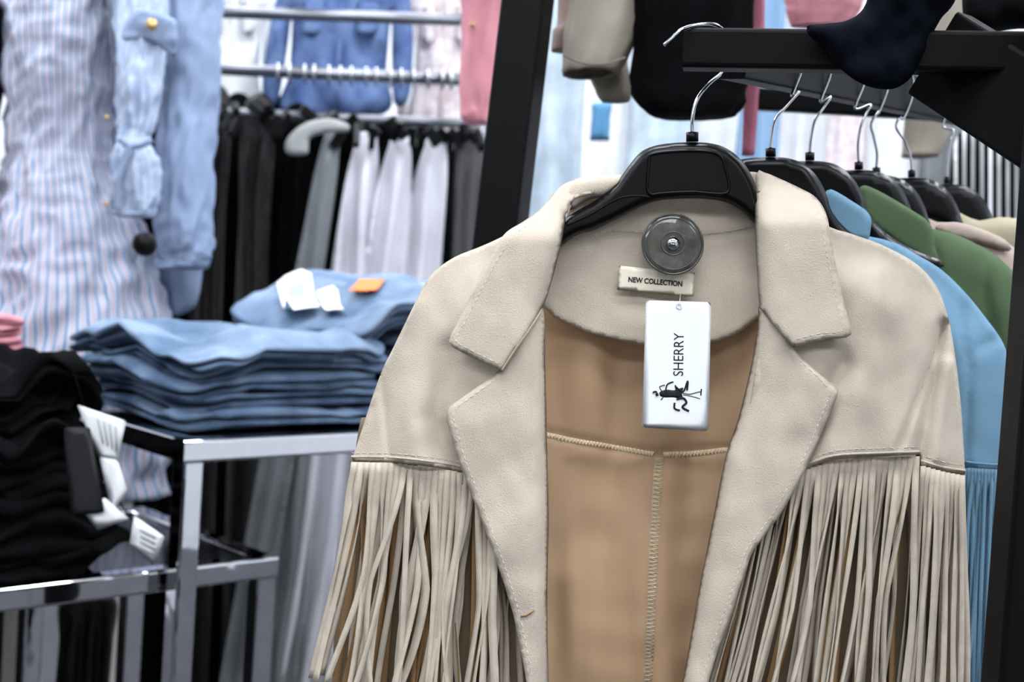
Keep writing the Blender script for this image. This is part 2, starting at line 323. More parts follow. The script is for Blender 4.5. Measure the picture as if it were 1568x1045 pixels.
def fringe(name,hem,bot,n,d0,width,layers=1,tan=.08,seed=1,wild=8,band=26,mats=(FRG,TANF)):
    rs=random.Random(seed); mb=MB()
    for ly in range(layers):
        for i in range(n):
            t=(i+.5)/n; a=lerp_poly(hem,t); bt=min(1,max(0,t+rs.gauss(0,.012*wild/8+.012))); b=lerp_poly(bot,bt)
            wpx=width*rs.uniform(.7,1.15); tw=rs.uniform(-1.2,1.2)*(1 if rs.random()<.55 else .3); ph=rs.uniform(0,6); am=rs.uniform(1,wild*.7)
            d=d0-ly*.005+rs.uniform(-.0035,.0035); dv=rs.uniform(-18,18); st=band*rs.uniform(.85,1.2); K=22; V=[];Fa=[]
            bow=rs.gauss(0,wild*.9)
            hp=1/n*hypot(hem[-1][0]-hem[0][0],hem[-1][1]-hem[0][1])*.5
            for k in range(K+1):
                s=k/K; vv=a[1]+(b[1]+dv-a[1])*s; s2=s**1.15
                uu=a[0]+(b[0]-a[0])*s2+(am*sin(ph+s*4.2)-am*sin(ph))*s+bow*sin(pi*s)*min(1,s*2)
                L=(b[1]-a[1])*s; open_=min(1,max(0,(L-st)/60)) 
                th=tw*open_+.5*open_*sin(ph+s*5)
                hw=(hp*(1-min(1,max(0,(L-st*.6)/14)))+wpx*.5*min(1,max(0,(L-st*.6)/14)))
                if hw<wpx*.5: hw=min(wpx*.5,hw+.3)
                dd=d+.004*open_*sin(ph*2+s*3)
                if L<st: dd=d0-ly*.004
                V.append(at(uu-hw*cos(th),vv,dd-hw*sin(th)*d0/F)); V.append(at(uu+hw*cos(th),vv,dd+hw*sin(th)*d0/F))
            for k in range(K): Fa.append((2*k,2*k+1,2*k+3,2*k+2))
            mb.ext(V,Fa,1 if rs.random()<tan else 0)
    o=mb.make(name,list(mats),J if mats[0]==FRG else 'blue_jacket'); md=o.modifiers.new('thickness','SOLIDIFY'); md.thickness=.0011; md.offset=0
    return o
fringe('left_fringe_under',[(545,712),(600,712),(697,724),(795,748)],[(505,1075),(600,1110),(700,1140),(795,1170)],25,1.246,11.5,1,.35,11,16)
fringe('left_fringe_outer',[(538,708),(600,709),(697,722),(765,740)],[(480,1032),(550,1075),(650,1115),(755,1150)],24,1.229,12.5,1,.04,12,14)
fringe('right_fringe_under',[(1130,735),(1225,724),(1290,704),(1408,699)],[(1030,1140),(1150,1140),(1250,1130),(1385,1120)],28,1.243,10,1,.3,13,12)
fringe('right_fringe_outer',[(1215,727),(1250,714),(1285,704),(1350,701),(1408,699)],[(1135,1120),(1190,1140),(1240,1150),(1300,1140),(1375,1130)],21,1.227,10,1,.03,14,10)
fringe('right_fringe_lapel_side',[(1135,735),(1180,735),(1215,727)],[(1050,1120),(1090,1120),(1125,1120)],9,1.236,8.5,1,.1,15,7)
fringe('right_sleeve_fringe',[(1410,713),(1445,723),(1477,729)],[(1368,1130),(1420,1140),(1476,1140)],9,1.226,10,1,0,16,6)
fringe('right_sleeve_fringe_under',[(1410,713),(1445,723),(1477,729)],[(1380,1130),(1430,1140),(1479,1140)],9,1.24,9,1,.1,17,7)
def ridge(pts,df,off,r,name,m=WOOL): sweep(name,[p for p in path_at(pts,lambda P:df(P)-off)],r,m,J,6)
ridge([(538,700),(600,701),(650,706),(700,714),(745,726)],dL,.0012,.0012,'left_hem_ridge')
ridge([(1215,722),(1250,706),(1285,697),(1350,694),(1408,692)],dR,.0012,.0012,'right_hem_ridge')
ridge([(1410,706),(1445,716),(1478,721)],dR,.0012,.0012,'right_sleeve_hem_ridge')
mb=MB()
def off(df,o): return lambda P: df(P)-o
stitch_geo(mb,[(858,298),(835,325),(806,346),(785,362),(768,388),(752,415),(734,450),(716,486),(699,517),(702,526),(728,540),(762,557)],off(dColL,.0023))
stitch_geo(mb,[(757,583),(730,602),(697,628),(695,642),(701,665),(711,700),(726,740),(748,800),(770,860),(788,915),(800,960),(816,1045)],off(dLapL,.0023))
stitch_geo(mb,[(1240,305),(1255,335),(1263,375),(1271,412),(1282,462),(1291,504),(1255,511),(1218,520)],off(dColR,.0023))
stitch_geo(mb,[(1225,552),(1262,588),(1271,602),(1268,612),(1252,652),(1235,692),(1210,740),(1186,783),(1159,820),(1141,846),(1128,882),(1108,942),(1090,992),(1075,1045)],off(dLapR,.0023))
stitch_geo(mb,[(905,366),(930,354),(1000,357),(1060,359),(1110,355),(1156,345)],off(dNeck,.0022))
stitch_geo(mb,[(539,694),(600,695),(650,700),(697,707),(740,718)],off(dL,.0018),mi=0)
stitch_geo(mb,[(1225,712),(1250,700),(1285,690),(1350,687),(1408,685)],off(dR,.0018))
stitch_geo(mb,[(1412,698),(1445,708),(1476,713)],off(dR,.0018))
stitch_geo(mb,[(583,572),(590,640),(597,695)],off(dL,.0014),r=.0004,mi=1)
stitch_geo(mb,[(1445,495),(1420,570),(1395,640),(1377,685)],off(dR,.0014),r=.0004,mi=1)
mb.make('topstitching',[STITCH,STITCHD],J)
ridge([(768,568),(790,534),(812,503),(830,474)],dColL,.0012,.0011,'left_gorge_seam',WOOLD)
mb=MB()
def ribbon2(pts,df,w,offd,mi=0):
    c=curve2(pts,5,False); D=df(np.array(c)); V=[];Fa=[]
    for i,p in enumerate(c):
        a=c[max(0,i-1)];b=c[min(len(c)-1,i+1)]; tx,ty=b[0]-a[0],b[1]-a[1]; L=hypot(tx,ty); nx,ny=-ty/L,tx/L
        for k,(s,o) in enumerate(((-1,0),(-.7,offd),(0,offd*1.3),(.7,offd),(1,0))): V.append(at(p[0]+nx*w/2*s,p[1]+ny*w/2*s,D[i]-.001-o))
    for i in range(len(c)-1):
        for k in range(4): Fa.append((i*5+k,i*5+k+1,i*5+k+6,i*5+k+5))
    mb.ext(V,Fa,mi)
S1=[(836,667),(880,676),(920,682),(965,690),(1000,696)];S1b=[(1016,697),(1060,696),(1114,690)];S2=[(1010,702),(1005,780),(1000,860),(996,960),(992,1060),(988,1200)]
ribbon2(S1,dLin,10,.0012);ribbon2(S1b,dLin,10,.0012);ribbon2(S2,dLin,16,.0014)
def zig(pts,df,w,stepz):
    c=curve2(pts,stepz,False); P=np.array(c); D=df(P)
    for i in range(len(c)-1):
        a=c[i];b=c[i+1]; tx,ty=b[0]-a[0],b[1]-a[1]; L=hypot(tx,ty); nx,ny=-ty/L,tx/L
        p=at(a[0]-nx*w/2,a[1]-ny*w/2,D[i]-.0028);q=at((a[0]+b[0])/2+nx*w/2,(a[1]+b[1])/2+ny*w/2,D[i]-.0028); r=at(b[0]-nx*w/2,b[1]-ny*w/2,D[i]-.0028)
        V,Fa=sweep_geo([p,q,r],.0006,4); mb.ext(V,Fa,1)
zig(S1,dLin,8,5);zig(S1b,dLin,8,5);zig(S2,dLin,13,6)
mb.make('overlock_seams',[SEAMT,mat('overlock_thread_light',(216,197,168),.8)],J)
ridge([(797,944),(806,943),(818,935)],dLapL,.003,.0007,'loose_thread',TANF)
pillow('collar_label',[(948,407,1),(1064,418,1),(1062,455,1),(945,444,1)],1.262,CREAM,J,T=.0006,w=2,step=6)
text('label_lettering','NEW COLLECTION',1003.5,431.5,1.2609,83,-5,INK,J,bold=.03,hscale=1.15)

# ------------------------------------------------------------------ hang tag
TG='price_tag'
def card(name,c,d,m,parent,r=6,T=.0004):
    pts=[];n=4
    for i in range(n):
        p=c[i];a=c[i-1];b=c[(i+1)%n]
        va=Vector((a[0]-p[0],a[1]-p[1])).normalized();vb=Vector((b[0]-p[0],b[1]-p[1])).normalized()
        for k in range(5):
            t=k/4; q1=Vector(p)+va*r;q2=Vector(p)+vb*r; q=(1-t)**2*q1+2*t*(1-t)*Vector(p)+t*t*q2; pts.append((q.x,q.y))
    return pillow(name,pts,d,m,parent,T=T,w=2,step=12,smoothed=False)
card('card_body',[(989,460),(1089,463),(1085,661),(983,655)],1.236,CARD,TG)
text('tag_lettering','SHERRY',1039,543,1.2354,66,89,INK,TG,hscale=1.15)
mb=MB()
def ink(pts,r,closed=False,d=1.2355):
    V,Fa=sweep_geo(path_at(pts,d,2,closed),r*1.235/F,6); mb.ext(V,Fa)
ink([(1031,585),(1022,589),(1020,600),(1027,606),(1035,601),(1034,590)],1.2)
ink([(1034,592),(1046,600),(1053,584),(1052,598)],1.5)
ink([(1036,612),(1046,610),(1051,617),(1045,624),(1055,630)],1.8)
ink([(1033,617),(1033,626),(1041,629)],1.6)
ink([(1044,602),(1056,604),(1068,601),(1074,600)],.7)
ink([(1046,605),(1058,607),(1072,611)],.6)
ink([(1074,596),(1073,606)],1.0)
V,Fa,_=pillow_geo([(1010,601),(1020,597),(1032,598),(1046,594),(1044,603),(1046,612),(1032,609),(1018,609),(1011,607)],1.2355,T=.0004,w=3,step=3); mb.ext(V,Fa)
ink([(1008,604),(1004,605)],2.6); ink([(1000,602),(1002,600),(1006,601)],1.5)
ink([(1014,600),(1010,593),(1018,590)],.8); ink([(1016,608),(1012,613)],.8)
mb.make('tag_figure_logo',INK,TG)
V,Fa=sweep_geo(path_at([(1040,473),(1036,471),(1037,466),(1042,466),(1043,472),(1040,474)],1.235,1),.0004,6); mb=MB(); mb.ext(V,Fa)
V,Fa=sweep_geo([at(1039,468,1.2345),at(1041,461,1.236),at(1042,450,1.257)],.0003,6); mb.ext(V,Fa); mb.make('tag_string',mat('clear_nylon',(200,200,200),.2),TG)
# ------------------------------------------------------------------ security tag (flat clear disc, metal pin)
ST='security_tag'
c=at(1030,374,1.253); nrm=(-FW+UP*.10+RT*.03).normalized()
TBK=mat('smoked_tag_body',(96,94,86),.22,spec=.5,var=.3,vscale=90)
disc('tag_disc',c-nrm*.002,nrm,45*1.25/F,.003,TBK,ST,dome=.35,n=64)
disc('tag_clear_shell',c,nrm,47*1.25/F,.0045,SMOKE,ST,dome=.35,n=64)
def ring(nm,rad,z,r,m):
    a_=nrm.orthogonal().normalized(); b_=nrm.cross(a_)
    sweep(nm,[c+nrm*z+(a_*cos(t)+b_*sin(t))*rad*1.25/F for t in [i*2*pi/64 for i in range(64)]],r,m,ST,8,True)
RIM=mat('dark_clear_rim',(62,62,58),.1,spec=.6)
ring('tag_rim',46.5,0.0005,.0010,RIM); ring('tag_inner_ring',18,.003,.0006,RIM); ring('tag_groove_ring',40,.0022,.0004,RIM)
disc('tag_pin',c+nrm*.0035,nrm,11*1.24/F,.003,CHR,ST,dome=1.0)
# ------------------------------------------------------------------ hangers
HB=[(1060,218),(1085,219),(1108,225),(1128,238),(1145,258),(1158,285),(1168,315),(1200,350),(1250,380),(1300,400),(1305,410),(1290,415),(1240,402),(1190,380),(1155,342),(1135,322),(1112,310),(1085,305),(1060,304),(1030,305),(1005,308),(980,317),(950,333),(910,352),(880,362),(840,392),(790,420),(770,425),(768,415),(800,390),(850,345),(885,322),(918,303),(942,282),(962,255),(980,234),(1000,224),(1030,219)]
def hanger(u,v,d,sc,hook,idx,front=False):
    H='clothes_hanger#%d'%idx
    tr=lambda p:((u+(p[0]-1060)*sc),(v+(p[1]-215)*sc))
    pillow('hanger_body',[tr(p) for p in HB],d,BLKP,H,T=.011,w=11*sc,step=6 if front else 9)
    if front:
        c2=curve2([(1000,236),(1060,231),(1100,237),(1112,262),(1116,290),(1105,297),(1060,294),(1015,296),(998,298),(991,288),(994,250)],4,True)
        sweep('hanger_emboss',[at(p[0],p[1],d-.0112) for p in c2],.0014,BLKP,H,6,True)
        sweep('hanger_rib',path_at([(868,345),(905,328),(945,305),(975,300),(995,302)],d-.0108),.001,BLKP,H,6)
    a=at(u,v+2*sc,d); n=at(u,v-12*sc,d)
    sweep('hanger_collar',[a,n],.0055*sc,BLKP,H,12)
    sweep('hanger_hook',smooth3([n]+hook),.0016,CHR,H,8)
hanger(1060,215,1.256,1,[at(1060,185,1.256),at(1066,155,1.258),at(1084,130,1.262),at(1108,108,1.272),at(1114,80,1.278),at(1108,48,1.272),at(1092,37,1.25),at(1066,38,1.225),at(1044,45,1.21),at(1029,58,1.208),at(1017,69,1.208)],0,True)

# ------------------------------------------------------------------ black rack
K='clothes_rack'
rA=at(1120,82,1.275); rB=at(1530,178,2.0)
bar('hanging_rail',rA,rB,.03,.045,BLKM,K)
bar('front_crossbar',at(1047,76,1.238),at(1640,84,1.19),.035,.034,BLKM,K)
bar('side_bracket',at(1440,85,1.24),at(1660,225,1.15),.03,.08,BLKM,K)
pt=at(1668,-300,1.12); pb=at(1564,1045,1.12); pb=pt+(pb-pt)*(pt.z/(pt.z-pb.z))
bar('front_upright',pt,pb,.05,.05,BLKM,K,upv=Vector((0,1,0)))
q0=at(832,-200,1.78); q1=at(765,370,1.78); q1=q0+(q1-q0)*(q0.z/(q0.z-q1.z))
bar('rear_upright',q0,q1,.056,.05,BLKM,K,upv=Vector((.35,1,0)))
bar('upper_rail',at(760,-150,1.78),at(1700,-120,1.70),.03,.03,BLKM,K)
bar('rear_crossbar',rB+Vector((-.35,0,0)),rB+Vector((.5,-.1,0)),.03,.03,BLKM,K)
RDIR=(rB-rA)
def hk(u,v,d,i,sc,mid):
    t=(d-1.275)/(2.0-1.275); r=rA+RDIR*t
    tops=[r+RT*.016+Vector((0,0,-.03)),r+RT*.024+Vector((0,0,0)),r+RT*.018+Vector((0,0,.022)),r+Vector((0,0,.028)),r-RT*.018+Vector((0,0,.022)),r-RT*.026+Vector((0,0,.004))]
    hanger(u,v,d,sc,[at(a,b,d) for a,b in mid]+tops,i)
hk(1180,238,1.36,1,.88,[(1182,205),(1188,182),(1208,158),(1224,140)])
hk(1240,244,1.42,2,.84,[(1242,212),(1248,185),(1262,163),(1272,148)])
hk(1315,258,1.50,3,.8,[(1314,222),(1318,195),(1327,172),(1333,160)])
hk(1342,266,1.56,4,.77,[(1343,235),(1338,210),(1334,190),(1345,170)])
hk(1396,270,1.63,5,.74,[(1394,240),(1385,215),(1372,195),(1378,180)])
hk(1450,280,1.75,6,.70,[(1450,255),(1452,235),(1455,215),(1460,200)])

# ------------------------------------------------------------------ jackets behind
BJ='blue_jacket'
SB=[(1255,310),(1330,365),(1400,392),(1470,440),(1512,490),(1540,540),(1546,600),(1537,720)]
def dB(P): return 1.40-.03*sm(pdist(P,SB)/70)+wrink(P,.008,71)+crease(P,[(1470,440),(1476,520),(1486,560),(1478,712)],5,.006)+crease(P,[(1480,560),(1495,535),(1520,522),(1542,520)],6,.005)
pillow('jacket_body',[(1200,330,1),(1262,352),(1330,362),(1370,372),(1400,388),(1440,412),(1475,445),(1508,485),(1538,530),(1546,580),(1543,640),(1537,722,1),(1500,719),(1470,716),(1300,720),(1290,1200,1),(1000,1200,1),(1050,600)],dB,BLUEJ,BJ,T=.004,w=8,step=8,Tb=.03)
pillow('jacket_collar',[(1252,318),(1262,298),(1272,290),(1300,305),(1331,328),(1333,352),(1325,370),(1290,362),(1262,350)],1.375,BLUEJ,BJ,T=.006,w=8,step=6)
sweep('hem_ridge',path_at([(1478,708),(1505,711),(1537,713)],1.368),.0014,BLUEJ,BJ,6)
pillow('sleeve_under',[(1470,715,1),(1530,722,1),(1520,900),(1515,1200,1),(1420,1200,1)],1.405,mat('sky_blue_wool_shaded',(54,80,100),.95),BJ,T=.01,w=20,step=14)  # same blue wool in a darker colour, painting the shade behind the strips
fringe('jacket_fringe',[(1470,716),(1537,720)],[(1440,1110),(1522,1120)],13,1.375,8,1,0,31,6,mats=(BLUEJ,BLUEJ))
GJ='green_jacket'
pillow('jacket_body',[(1300,330,1),(1425,350),(1470,362),(1515,385),(1550,415),(1585,470),(1600,560),(1600,750),(1590,1150,1),(1200,1150,1),(1250,600)],lambda P:1.49+wrink(P,.01,75)+crease(P,[(1515,385),(1508,440),(1530,600)],6,.004)+crease(P,[(1424,343),(1430,380),(1440,420)],5,.005),GREENJ,GJ,T=.02,w=50,step=9)
pillow('jacket_collar',[(1316,296),(1322,284),(1345,292),(1390,318),(1424,343),(1432,380),(1440,412),(1400,392),(1330,340)],1.462,GREENJ,GJ,T=.006,w=8,step=6)
pillow('beige_coat',[(1380,345),(1435,340),(1480,345),(1525,362),(1565,390),(1600,440),(1625,560),(1630,1100,1),(1320,1100,1),(1330,600)],lambda P:1.57+wrink(P,.01,77),DUSTJ,'beige_coat#0',T=.02,w=40,step=14)
pillow('coat_collar',[(1432,348),(1460,340),(1500,350),(1540,368),(1545,385),(1490,372),(1450,364)],1.55,DUSTJ,'beige_coat#0',T=.008,w=10,step=6)
pillow('sand_coat',[(1440,345),(1500,338),(1545,333),(1600,355),(1660,430),(1680,560),(1680,1050,1),(1400,1050,1),(1400,600)],lambda P:1.68+wrink(P,.01,78),OLIVEJ,None,T=.02,w=40,step=14)
pillow('striped_blouse',[(1468,205),(1500,200),(1560,212),(1640,225),(1680,300),(1690,700,1),(1440,700,1),(1450,400),(1455,260)],lambda P:2.2+.03*np.sin(P[:,0]/9)+wrink(P,.02,79),BWS,None,T=.02,w=30,step=7)

# garments of the upper tier
loft('sleeve',[(985,-350,1.85,95,.05),(960,-120,1.85,72,.05),(935,0,1.85,62,.045),(918,60,1.85,56,.045),(905,105,1.85,46,.045),(900,114,1.85,40,.04)],BEIGE2,'taupe_jacket#0',n=48,fold=.05,cap=False,solid=.004)
loft('sleeve_lining_tail',[(925,70,1.9,30,.02),(935,120,1.9,30,.02),(940,146,1.9,26,.02),(942,156,1.9,20,.015)],BEIGE2,'taupe_jacket#0',n=32,fold=.06)
sweep('cuff_stitch',path_at([(862,84),(890,96),(925,98),(958,88)],1.797),.0015,mat('taupe_stitch',(120,112,102),.9),'taupe_jacket#0',6)
loft('brown_sleeve_shirt',[(890,-300,2.0,40,.03),(888,0,2.0,32,.03),(872,50,2.0,26,.03),(862,78,2.0,18,.02)],mat('mushroom_cotton',(136,118,110),.95),None,n=32,fold=.06)
loft('black_trousers',[(1075,-350,1.82,110,.05),(1064,-50,1.82,94,.05),(1060,60,1.82,90,.045),(1052,130,1.82,88,.045),(1056,160,1.82,80,.045),(1062,178,1.82,62,.04)],BLKF,None,n=48,fold=.06)
pillow('navy_sweater',[(1500,-200,1),(1360,-200,1),(1335,-60),(1326,5),(1300,30),(1265,36),(1236,40),(1240,56),(1262,72),(1280,98),(1305,120),(1335,134),(1368,136),(1392,122),(1408,96),(1424,60),(1440,30),(1470,-20)],lambda P:1.188+nz(P,26,40,3)*.010+nz(P,60,60,9)*.01,NAVY,None,T=.012,w=26,step=8)
pillow('black_coat',[(1470,-220,1),(1700,-220,1),(1700,20),(1640,48),(1560,44),(1500,52),(1475,30)],lambda P:1.45+nz(P,30,50,8)*.015,BLKF,None,T=.03,w=40,step=10)
loft('rose_scarf',[(1160,-250,1.95,14,.01),(1158,50,1.95,12,.01),(1150,150,1.95,11,.01),(1145,238,1.95,9,.01)],mat('rose_fabric',(160,96,112),.95),None,n=20,fold=.1)
loft('pink_blouse',[(1262,-200,2.2,70,.04),(1262,-20,2.2,60,.04),(1258,20,2.2,54,.03),(1250,40,2.2,38,.02)],PINK,None,n=40,fold=.08)
loft('tan_sleeve_coat',[(1440,-50,2.2,60,.04),(1430,120,2.2,40,.04),(1418,200,2.2,34,.03),(1408,240,2.2,26,.03)],BEIGE2,None,n=36,fold=.08)

loft('sleeve',[(745,-280,2.35,60,.06),(742,-60,2.35,40,.05),(734,60,2.35,27,.04),(728,150,2.35,24,.035),(727,178,2.35,23,.035),(730,189,2.35,17,.03)],PINK,'pink_jacket#0',n=40,fold=.09,wr=.12)
sweep('cuff_button',[at(722,38,2.305),at(724,38,2.29)],.004,GOLD,'pink_jacket#0',12)
# ------------------------------------------------------------------ rear garment racks
def garment(name,u0,u1,v0,v1,d,m,parent=None,amp=.012,k=3,tilt=-.07,flare=.1,seed=0,T=.015,mid=0,pinch=0):
    w=(u1-u0); L=[];Rr=[]
    ts=[0,.015,.04,.09,.2,.4,.6,.8,1] if pinch else [0,.2,.4,.6,.8,1]
    pf=[.5,.6,.74,.9,1,1,1,1,1] if pinch else [1]*6
    for i,t in enumerate(ts):
        v=v0+(v1-v0)*t; s=tilt*(v-v0); f=flare*w*t; wd_=w*pf[i]; o=(w-wd_)/2
        L.append((u0+o+s-f*.5+noise.noise(Vector((seed,t*3,0)))*w*.1,v)); Rr.append((u1-o+s+f*.5+noise.noise(Vector((seed,t*3,5)))*w*.1,v))
    Rr[-1]=(*Rr[-1],1); L[-1]=(*L[-1],1)
    pts=Rr+L[::-1]
    f=lambda P:d+amp*np.sin(((P[:,0]-tilt*(P[:,1]-v0)-u0)/w*2*pi*k)+seed+nz(P,200,200,seed)*2)*sm((P[:,1]-v0)/80)+nz(P,60,120,seed)*amp*.6
    return pillow(name,pts,f,m,parent,T=T,w=w*.25,step=max(6,w*.07))
RK='chrome_garment_rack'
sweep('upper_rail',[at(200,14,3.22),at(745,32,3.22)],.0135,CHRB,RK,12)
sweep('lower_rail',[at(180,99,3.22),at(745,124,3.22)],.0135,CHRB,RK,12)
sweep('trouser_rail',[at(180,165,3.36),at(760,192,3.36)],.012,CHRB,RK,12)
for i,u in enumerate((180,752)):
    a=at(u,-60,3.28); sweep('rack_post_%d'%i,[Vector((a.x,a.y,2.2)),Vector((a.x,a.y,0))],.016,CHRB,RK,12)
mb=MB()
for i in range(15):
    u=425+i*19+rnd(-4,4); y=105+(u-330)*.045
    c=at(u,y+2,3.22); rr=.02
    V,Fa=sweep_geo([c+FW*(cos(a)*rr)+UP*(sin(a)*rr)+RT*.006*sin(a*.5) for a in [j*2*pi/14*.8 for j in range(14)]],.0035,6); mb.ext(V,Fa)
mb.make('rail_hooks',CHR,RK)
def shirt(name,uc,v0,hw,ln,d,m,pockets=None,seed=0,tilt=-.07):
    base=[(.16,-.02),(.3,.03),(.6,.1),(.82,.2),(.95,.45),(1.02,.9),(.98,1.15),(.8,1.17),(.72,.8),(.68,.45),(.66,.9),(.68,1.25)]
    pts=[(uc+x*hw+tilt*y*ln,v0+y*ln) for x,y in base]+[(uc-x*hw+tilt*y*ln,v0+y*ln) for x,y in base[::-1]]
    P='%s#%d'%(name,seed)
    f=lambda Q:d+nz(Q,26,60,seed)*.03
    pillow('shirt_body',pts,f,m,P,T=.03,w=hw*.3,step=hw*.07)
    pillow('shirt_collar',[(uc-.3*hw,v0-.02*ln),(uc-.05*hw,v0+.06*ln),(uc,v0+.13*ln),(uc+.05*hw,v0+.06*ln),(uc+.3*hw,v0-.02*ln),(uc+.26*hw,v0+.13*ln),(uc+.03*hw,v0+.2*ln),(uc-.26*hw,v0+.13*ln)],d-.03,m,P,T=.006,w=6,step=6)
    sweep('placket',[at(uc+tilt*y*ln,v0+y*ln,d-.034) for y in (.15,.5,.9,1.22)],.006,m,P,8)
    for s in (-1,1):
        pillow('pocket_%d'%(s+1),[(uc+s*hw*.2-.03*ln,v0+.38*ln,1),(uc+s*hw*.55-.03*ln,v0+.38*ln,1),(uc+s*hw*.53-.05*ln,v0+.6*ln,1),(uc+s*hw*.38-.05*ln,v0+.65*ln,1),(uc+s*hw*.22-.05*ln,v0+.6*ln,1)],d-.043,m,P,T=.004,w=5,step=8)
shirt('denim_jacket',530,-70,112,195,3.52,DEN4,None,1)
shirt('white_shirt',365,-70,66,195,3.62,WHT,None,2)
shirt('floral_shirt',692,-70,68,215,3.62,FLOR,None,3)
bm_=[(300,352,150,1120,3.45,SEQ),(340,388,165,1120,3.55,BLKF),(372,420,165,1120,3.42,SEQ),(405,448,170,1110,3.55,BLKF),(435,475,175,900,3.48,BLKF),(455,545,180,520,3.62,BLKF)]
for i,(a,b,c1,c2_,d,m) in enumerate(bm_): garment('black_dress',a,b,c1,c2_,d,m,None,seed=i,tilt=-.04,k=2)
for i,(a,b) in enumerate(((205,262),(235,295),(262,325))): garment('black_dress',a,b,190,1100,3.46+.05*i,BLKF,None,seed=20+i,tilt=-.04)
garment('grey_trousers',490,530,196,1080,3.2,GREY,None,seed=6,tilt=-.17,k=1.5,flare=.5,pinch=1)
garment('grey_trousers',430,490,640,1080,3.22,GREY,None,seed=16,tilt=-.1,k=2,flare=.2)
for i,(a,b) in enumerate(((536,590),(588,640),(641,697))): garment('lavender_trousers',a,b,203+4*i,1080,3.24+.02*i,LAV,None,seed=30+i,tilt=-.12,k=1.5,flare=.7,amp=.026,pinch=1)
garment('grey_skirt',702,740,215,1080,3.3,mat('dark_grey_twill',(80,78,80),.95),None,seed=40,tilt=-.06,k=2)
garment('black_skirt',540,720,190,600,3.6,BLKF,None,seed=41)
mb=MB()
rs=random.Random(5)
for i in range(34):
    u=335+i*12+rs.uniform(-6,6); y=162+(u-330)*.085+rs.uniform(-8,14); d=rs.uniform(3.16,3.28)
    a=at(u,y,d); b=at(u+rs.uniform(-22,22),y+rs.uniform(10,34),d+rs.uniform(-.03,.03))
    V,Fa=bar_geo(a,b,.014,.022); mb.ext(V,Fa)
mb.make('trouser_clips',BLKP,RK,smooth=False)
pillow('pale_grey_hanger',[(438,216),(455,196),(480,184),(510,182),(535,192),(530,202),(500,204),(475,212),(470,236),(440,236)],3.12,mat('pale_grey_plastic',(150,152,150),.5),None,T=.01,w=8,step=5)

sweep('display_rail',[at(800,-90,3.6),at(1620,-50,3.6)],.014,CHRB,None,12)
row=[(815,905,-80,560,2.9,PALEB),(908,936,158,216,3.3,mat('bright_blue_fabric',(84,134,172),.9)),(890,990,-60,600,3.75,WHT),(980,1080,-60,600,3.7,PALEB),(1070,1150,-60,600,3.75,WHT),(1150,1210,-60,300,3.6,mat('steel_blue_fabric',(130,160,190),.9)),(1210,1290,-60,600,3.7,WHT),(1285,1345,-60,560,3.6,FLOR),(1340,1430,-60,600,3.75,WHT),(1430,1500,-60,600,3.7,GREY),(1490,1600,-60,600,3.8,WHT)]
names=['pale_blue_dress','blue_bag','white_dress','pale_blue_dress','white_dress','steel_blue_dress','white_dress','floral_dress','white_dress','grey_dress','white_dress']
for i,(r_,nm) in enumerate(zip(row,names)): garment(nm,*r_,None,seed=50+i,tilt=-.07 if i else -.05,k=2)

# ------------------------------------------------------------------ MANNEQUIN
MQ='mannequin'; md_=2.85
loft('head',[(150,-385,md_,6,.01),(150,-378,md_,30,.05),(150,-350,md_,50,.085),(148,-300,md_,55,.095),(147,-260,md_,46,.085),(146,-230,md_,32,.06),(145,-215,md_,26,.04)],SKIN,MQ,n=32)
loft('neck',[(147,-245,md_,26,.035),(143,-200,md_,26,.035),(140,-165,md_,34,.04),(138,-150,md_,60,.05)],SKIN,MQ,n=32)
hp=at(95,760,md_)
for s in (-1,1):
    path=[Vector((hp.x+s*.08,hp.y,hp.z)),Vector((hp.x+s*.085,hp.y,.5)),Vector((hp.x+s*.08,hp.y+.01,.3)),Vector((hp.x+s*.075,hp.y+.01,.1)),Vector((hp.x+s*.075,hp.y-.01,.04)),Vector((hp.x+s*.08,hp.y-.12,.03))]
    sweep('leg_%d'%(s+1),path,[.06,.05,.052,.034,.034,.025],SKIN,MQ,20)
disc('base_plate',Vector((hp.x,hp.y,.01)),Vector((0,0,1)),.18,.012,CHR,MQ,dome=.2)
loft('dress_body',[(138,-160,md_,58,.05),(134,-125,md_,118,.075),(122,-60,md_,128,.1),(104,0,md_,100,.12),(100,70,md_,92,.125),(98,150,md_,86,.11),(96,235,md_,84,.095),(102,300,md_,100,.115),(108,380,md_,118,.135),(112,480,md_,138,.15),(100,620,md_,152,.17),(85,760,md_,166,.18)],STR,MQ,n=200,fold=.055,fk=11,sub=12,wr=.075)
loft('dress_sleeve',[(205,-120,2.80,45,.05),(212,-40,2.75,42,.05),(215,60,2.70,36,.045),(213,130,2.68,33,.045),(208,190,2.67,27,.035),(205,215,2.66,24,.03),(207,245,2.65,33,.04),(208,290,2.65,34,.04),(207,322,2.65,30,.035),(206,332,2.65,25,.03)],mat('pale_stripe_sleeve',(138,154,180),.95,rgb2=(168,180,198),vscale=40,stretch=(3,3,.3)),MQ,n=96,fold=.12,fk=6,sub=8,wr=.16)
sweep('sleeve_tie',path_at([(183,212),(195,222),(207,224),(220,221),(232,214)],2.605),.006,DEN3,MQ,8)
sweep('sleeve_tie_end',path_at([(200,222),(190,250),(180,285),(178,320)],2.60),.005,DEN3,MQ,8)
sweep('front_placket',path_at([(160,-60),(168,20),(174,80),(186,115)],2.70),.004,mat('grey_cord',(110,116,130),.9),MQ,8)
for i,(u,v) in enumerate(((162,312),(164,180))): disc('dress_button_%d'%i,at(u,v,2.735),-FW,.005,.003,GOLD,MQ)
